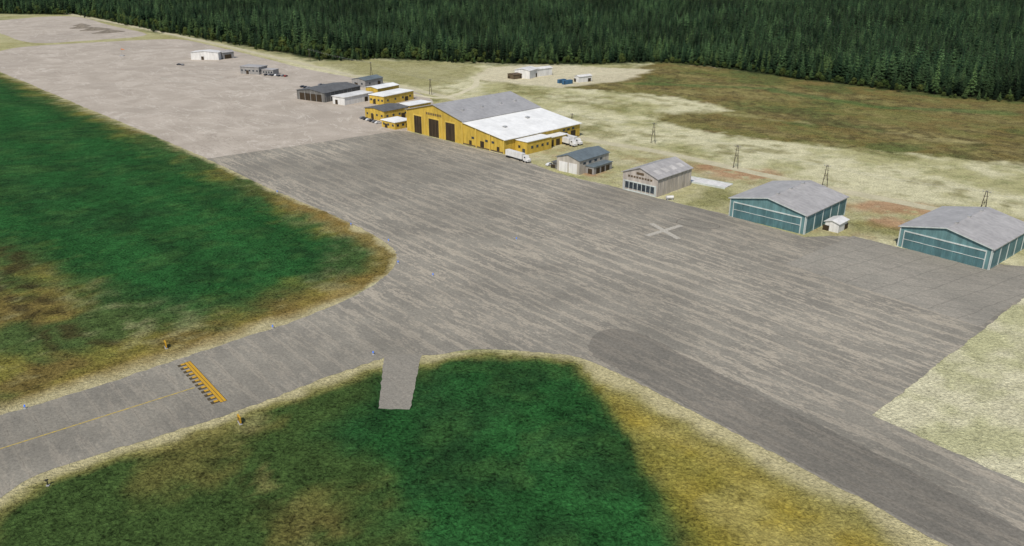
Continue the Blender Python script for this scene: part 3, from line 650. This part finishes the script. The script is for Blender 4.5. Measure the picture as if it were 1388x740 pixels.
def jgrid(x0,x1,y0,y1,s):
    a,b=np.meshgrid(np.arange(x0,x1,s),np.arange(y0,y1,s)); a=a.ravel()+rng.uniform(-.5,.5,a.size)*s; b=b.ravel()+rng.uniform(-.5,.5,b.size)*s; return a,b
PX=[];PY=[];PS=[]
for (y0,y1,s,sc_) in ((480,900,5.8,1.0),(900,1400,7.4,1.08),(1400,2000,10,1.25),(2000,3000,17,1.6)):
    a,b=jgrid(-.8*y1-200,.8*y1+250,y0,y1,s); m=np.abs(a)<.74*b+160; a=a[m];b=b[m]; PX.append(a);PY.append(b);PS.append(np.full(a.size,sc_))
px=np.concatenate(PX);py=np.concatenate(PY);ps=np.concatenate(PS)
wob=(vn(px,py,25,9)-.5)*24
sF=sdist(px,py,FOR)+wob
m=sF>0
px,py,ps,sF=px[m],py[m],ps[m],sF[m]
cl=vn(px,py,60,8)
rk=rng.random(px.size)
kind=rng.integers(2,5,px.size)
kind=np.where((rk<.05+.12*ss(-sF,-120,-20))&(sF<140),5,kind)
eb=np.where(px<0,28,13)
kind=np.where((sF<eb)&(rk<.45),rng.integers(0,2,px.size),kind); kind=np.where((sF<eb)&(rk>.45)&(rk<.64),5,kind)
kind=np.where((sF>14)&(rk>.972)&(px<0),0,kind)
scl=ps*rng.uniform(.58,1.25,px.size)*(.6+.8*cl)*np.clip(.45+sF/35,.45,1)
m=(np.hypot(px-312,py-612)>5)&(np.hypot(px-333,py-601)>5)
px,py,kind,scl=px[m],py[m],kind[m],scl[m]
N_=px.size
fm=bpy.data.meshes.new('forest'); fm.vertices.add(N_); fm.vertices.foreach_set('co',np.stack([px,py,np.full(N_,-.1)],1).astype(np.float32).ravel())
at=fm.attributes.new('kind','INT','POINT'); at.data.foreach_set('value',kind.astype(np.int32))
at=fm.attributes.new('scl','FLOAT_VECTOR','POINT'); at.data.foreach_set('vector',np.stack([scl*rng.uniform(.9,1.25,N_),scl*rng.uniform(.9,1.25,N_),scl],1).astype(np.float32).ravel())
at=fm.attributes.new('rot','FLOAT_VECTOR','POINT'); at.data.foreach_set('vector',np.stack([rng.normal(0,.03,N_),rng.normal(0,.03,N_),rng.uniform(0,6.28,N_)],1).astype(np.float32).ravel())
fo=bpy.data.objects.new('forest',fm); sc.collection.objects.link(fo)
gt=bpy.data.node_groups.new('forest_scatter','GeometryNodeTree')
gt.interface.new_socket('Geometry',in_out='INPUT',socket_type='NodeSocketGeometry'); gt.interface.new_socket('Geometry',in_out='OUTPUT',socket_type='NodeSocketGeometry')
gi=gt.nodes.new('NodeGroupInput');go=gt.nodes.new('NodeGroupOutput');ip=gt.nodes.new('GeometryNodeInstanceOnPoints');ci=gt.nodes.new('GeometryNodeCollectionInfo')
ci.inputs['Collection'].default_value=tc; ci.inputs['Separate Children'].default_value=True; ci.inputs['Reset Children'].default_value=True
ip.inputs['Pick Instance'].default_value=True
def na(nm,dt):
    n=gt.nodes.new('GeometryNodeInputNamedAttribute'); n.data_type=dt; n.inputs['Name'].default_value=nm
    return [o for o in n.outputs if o.name=='Attribute' and o.enabled][0]
gt.links.new(gi.outputs[0],ip.inputs['Points']); gt.links.new(ci.outputs[0],ip.inputs['Instance'])
gt.links.new(na('kind','INT'),ip.inputs['Instance Index']); gt.links.new(na('rot','FLOAT_VECTOR'),ip.inputs['Rotation']); gt.links.new(na('scl','FLOAT_VECTOR'),ip.inputs['Scale'])
gt.links.new(ip.outputs[0],go.inputs[0])
md=fo.modifiers.new('scatter','NODES'); md.node_group=gt
for (p,h,sd_) in (((312,612),25,21),((333,601),24,22),((-205,838),18,23),((-172,812),17,24)):
    o=conifer('pine_tree',h,4.6,sd_,M_pineb); o.location=(p[0],p[1],0); sc.collection.objects.link(o)
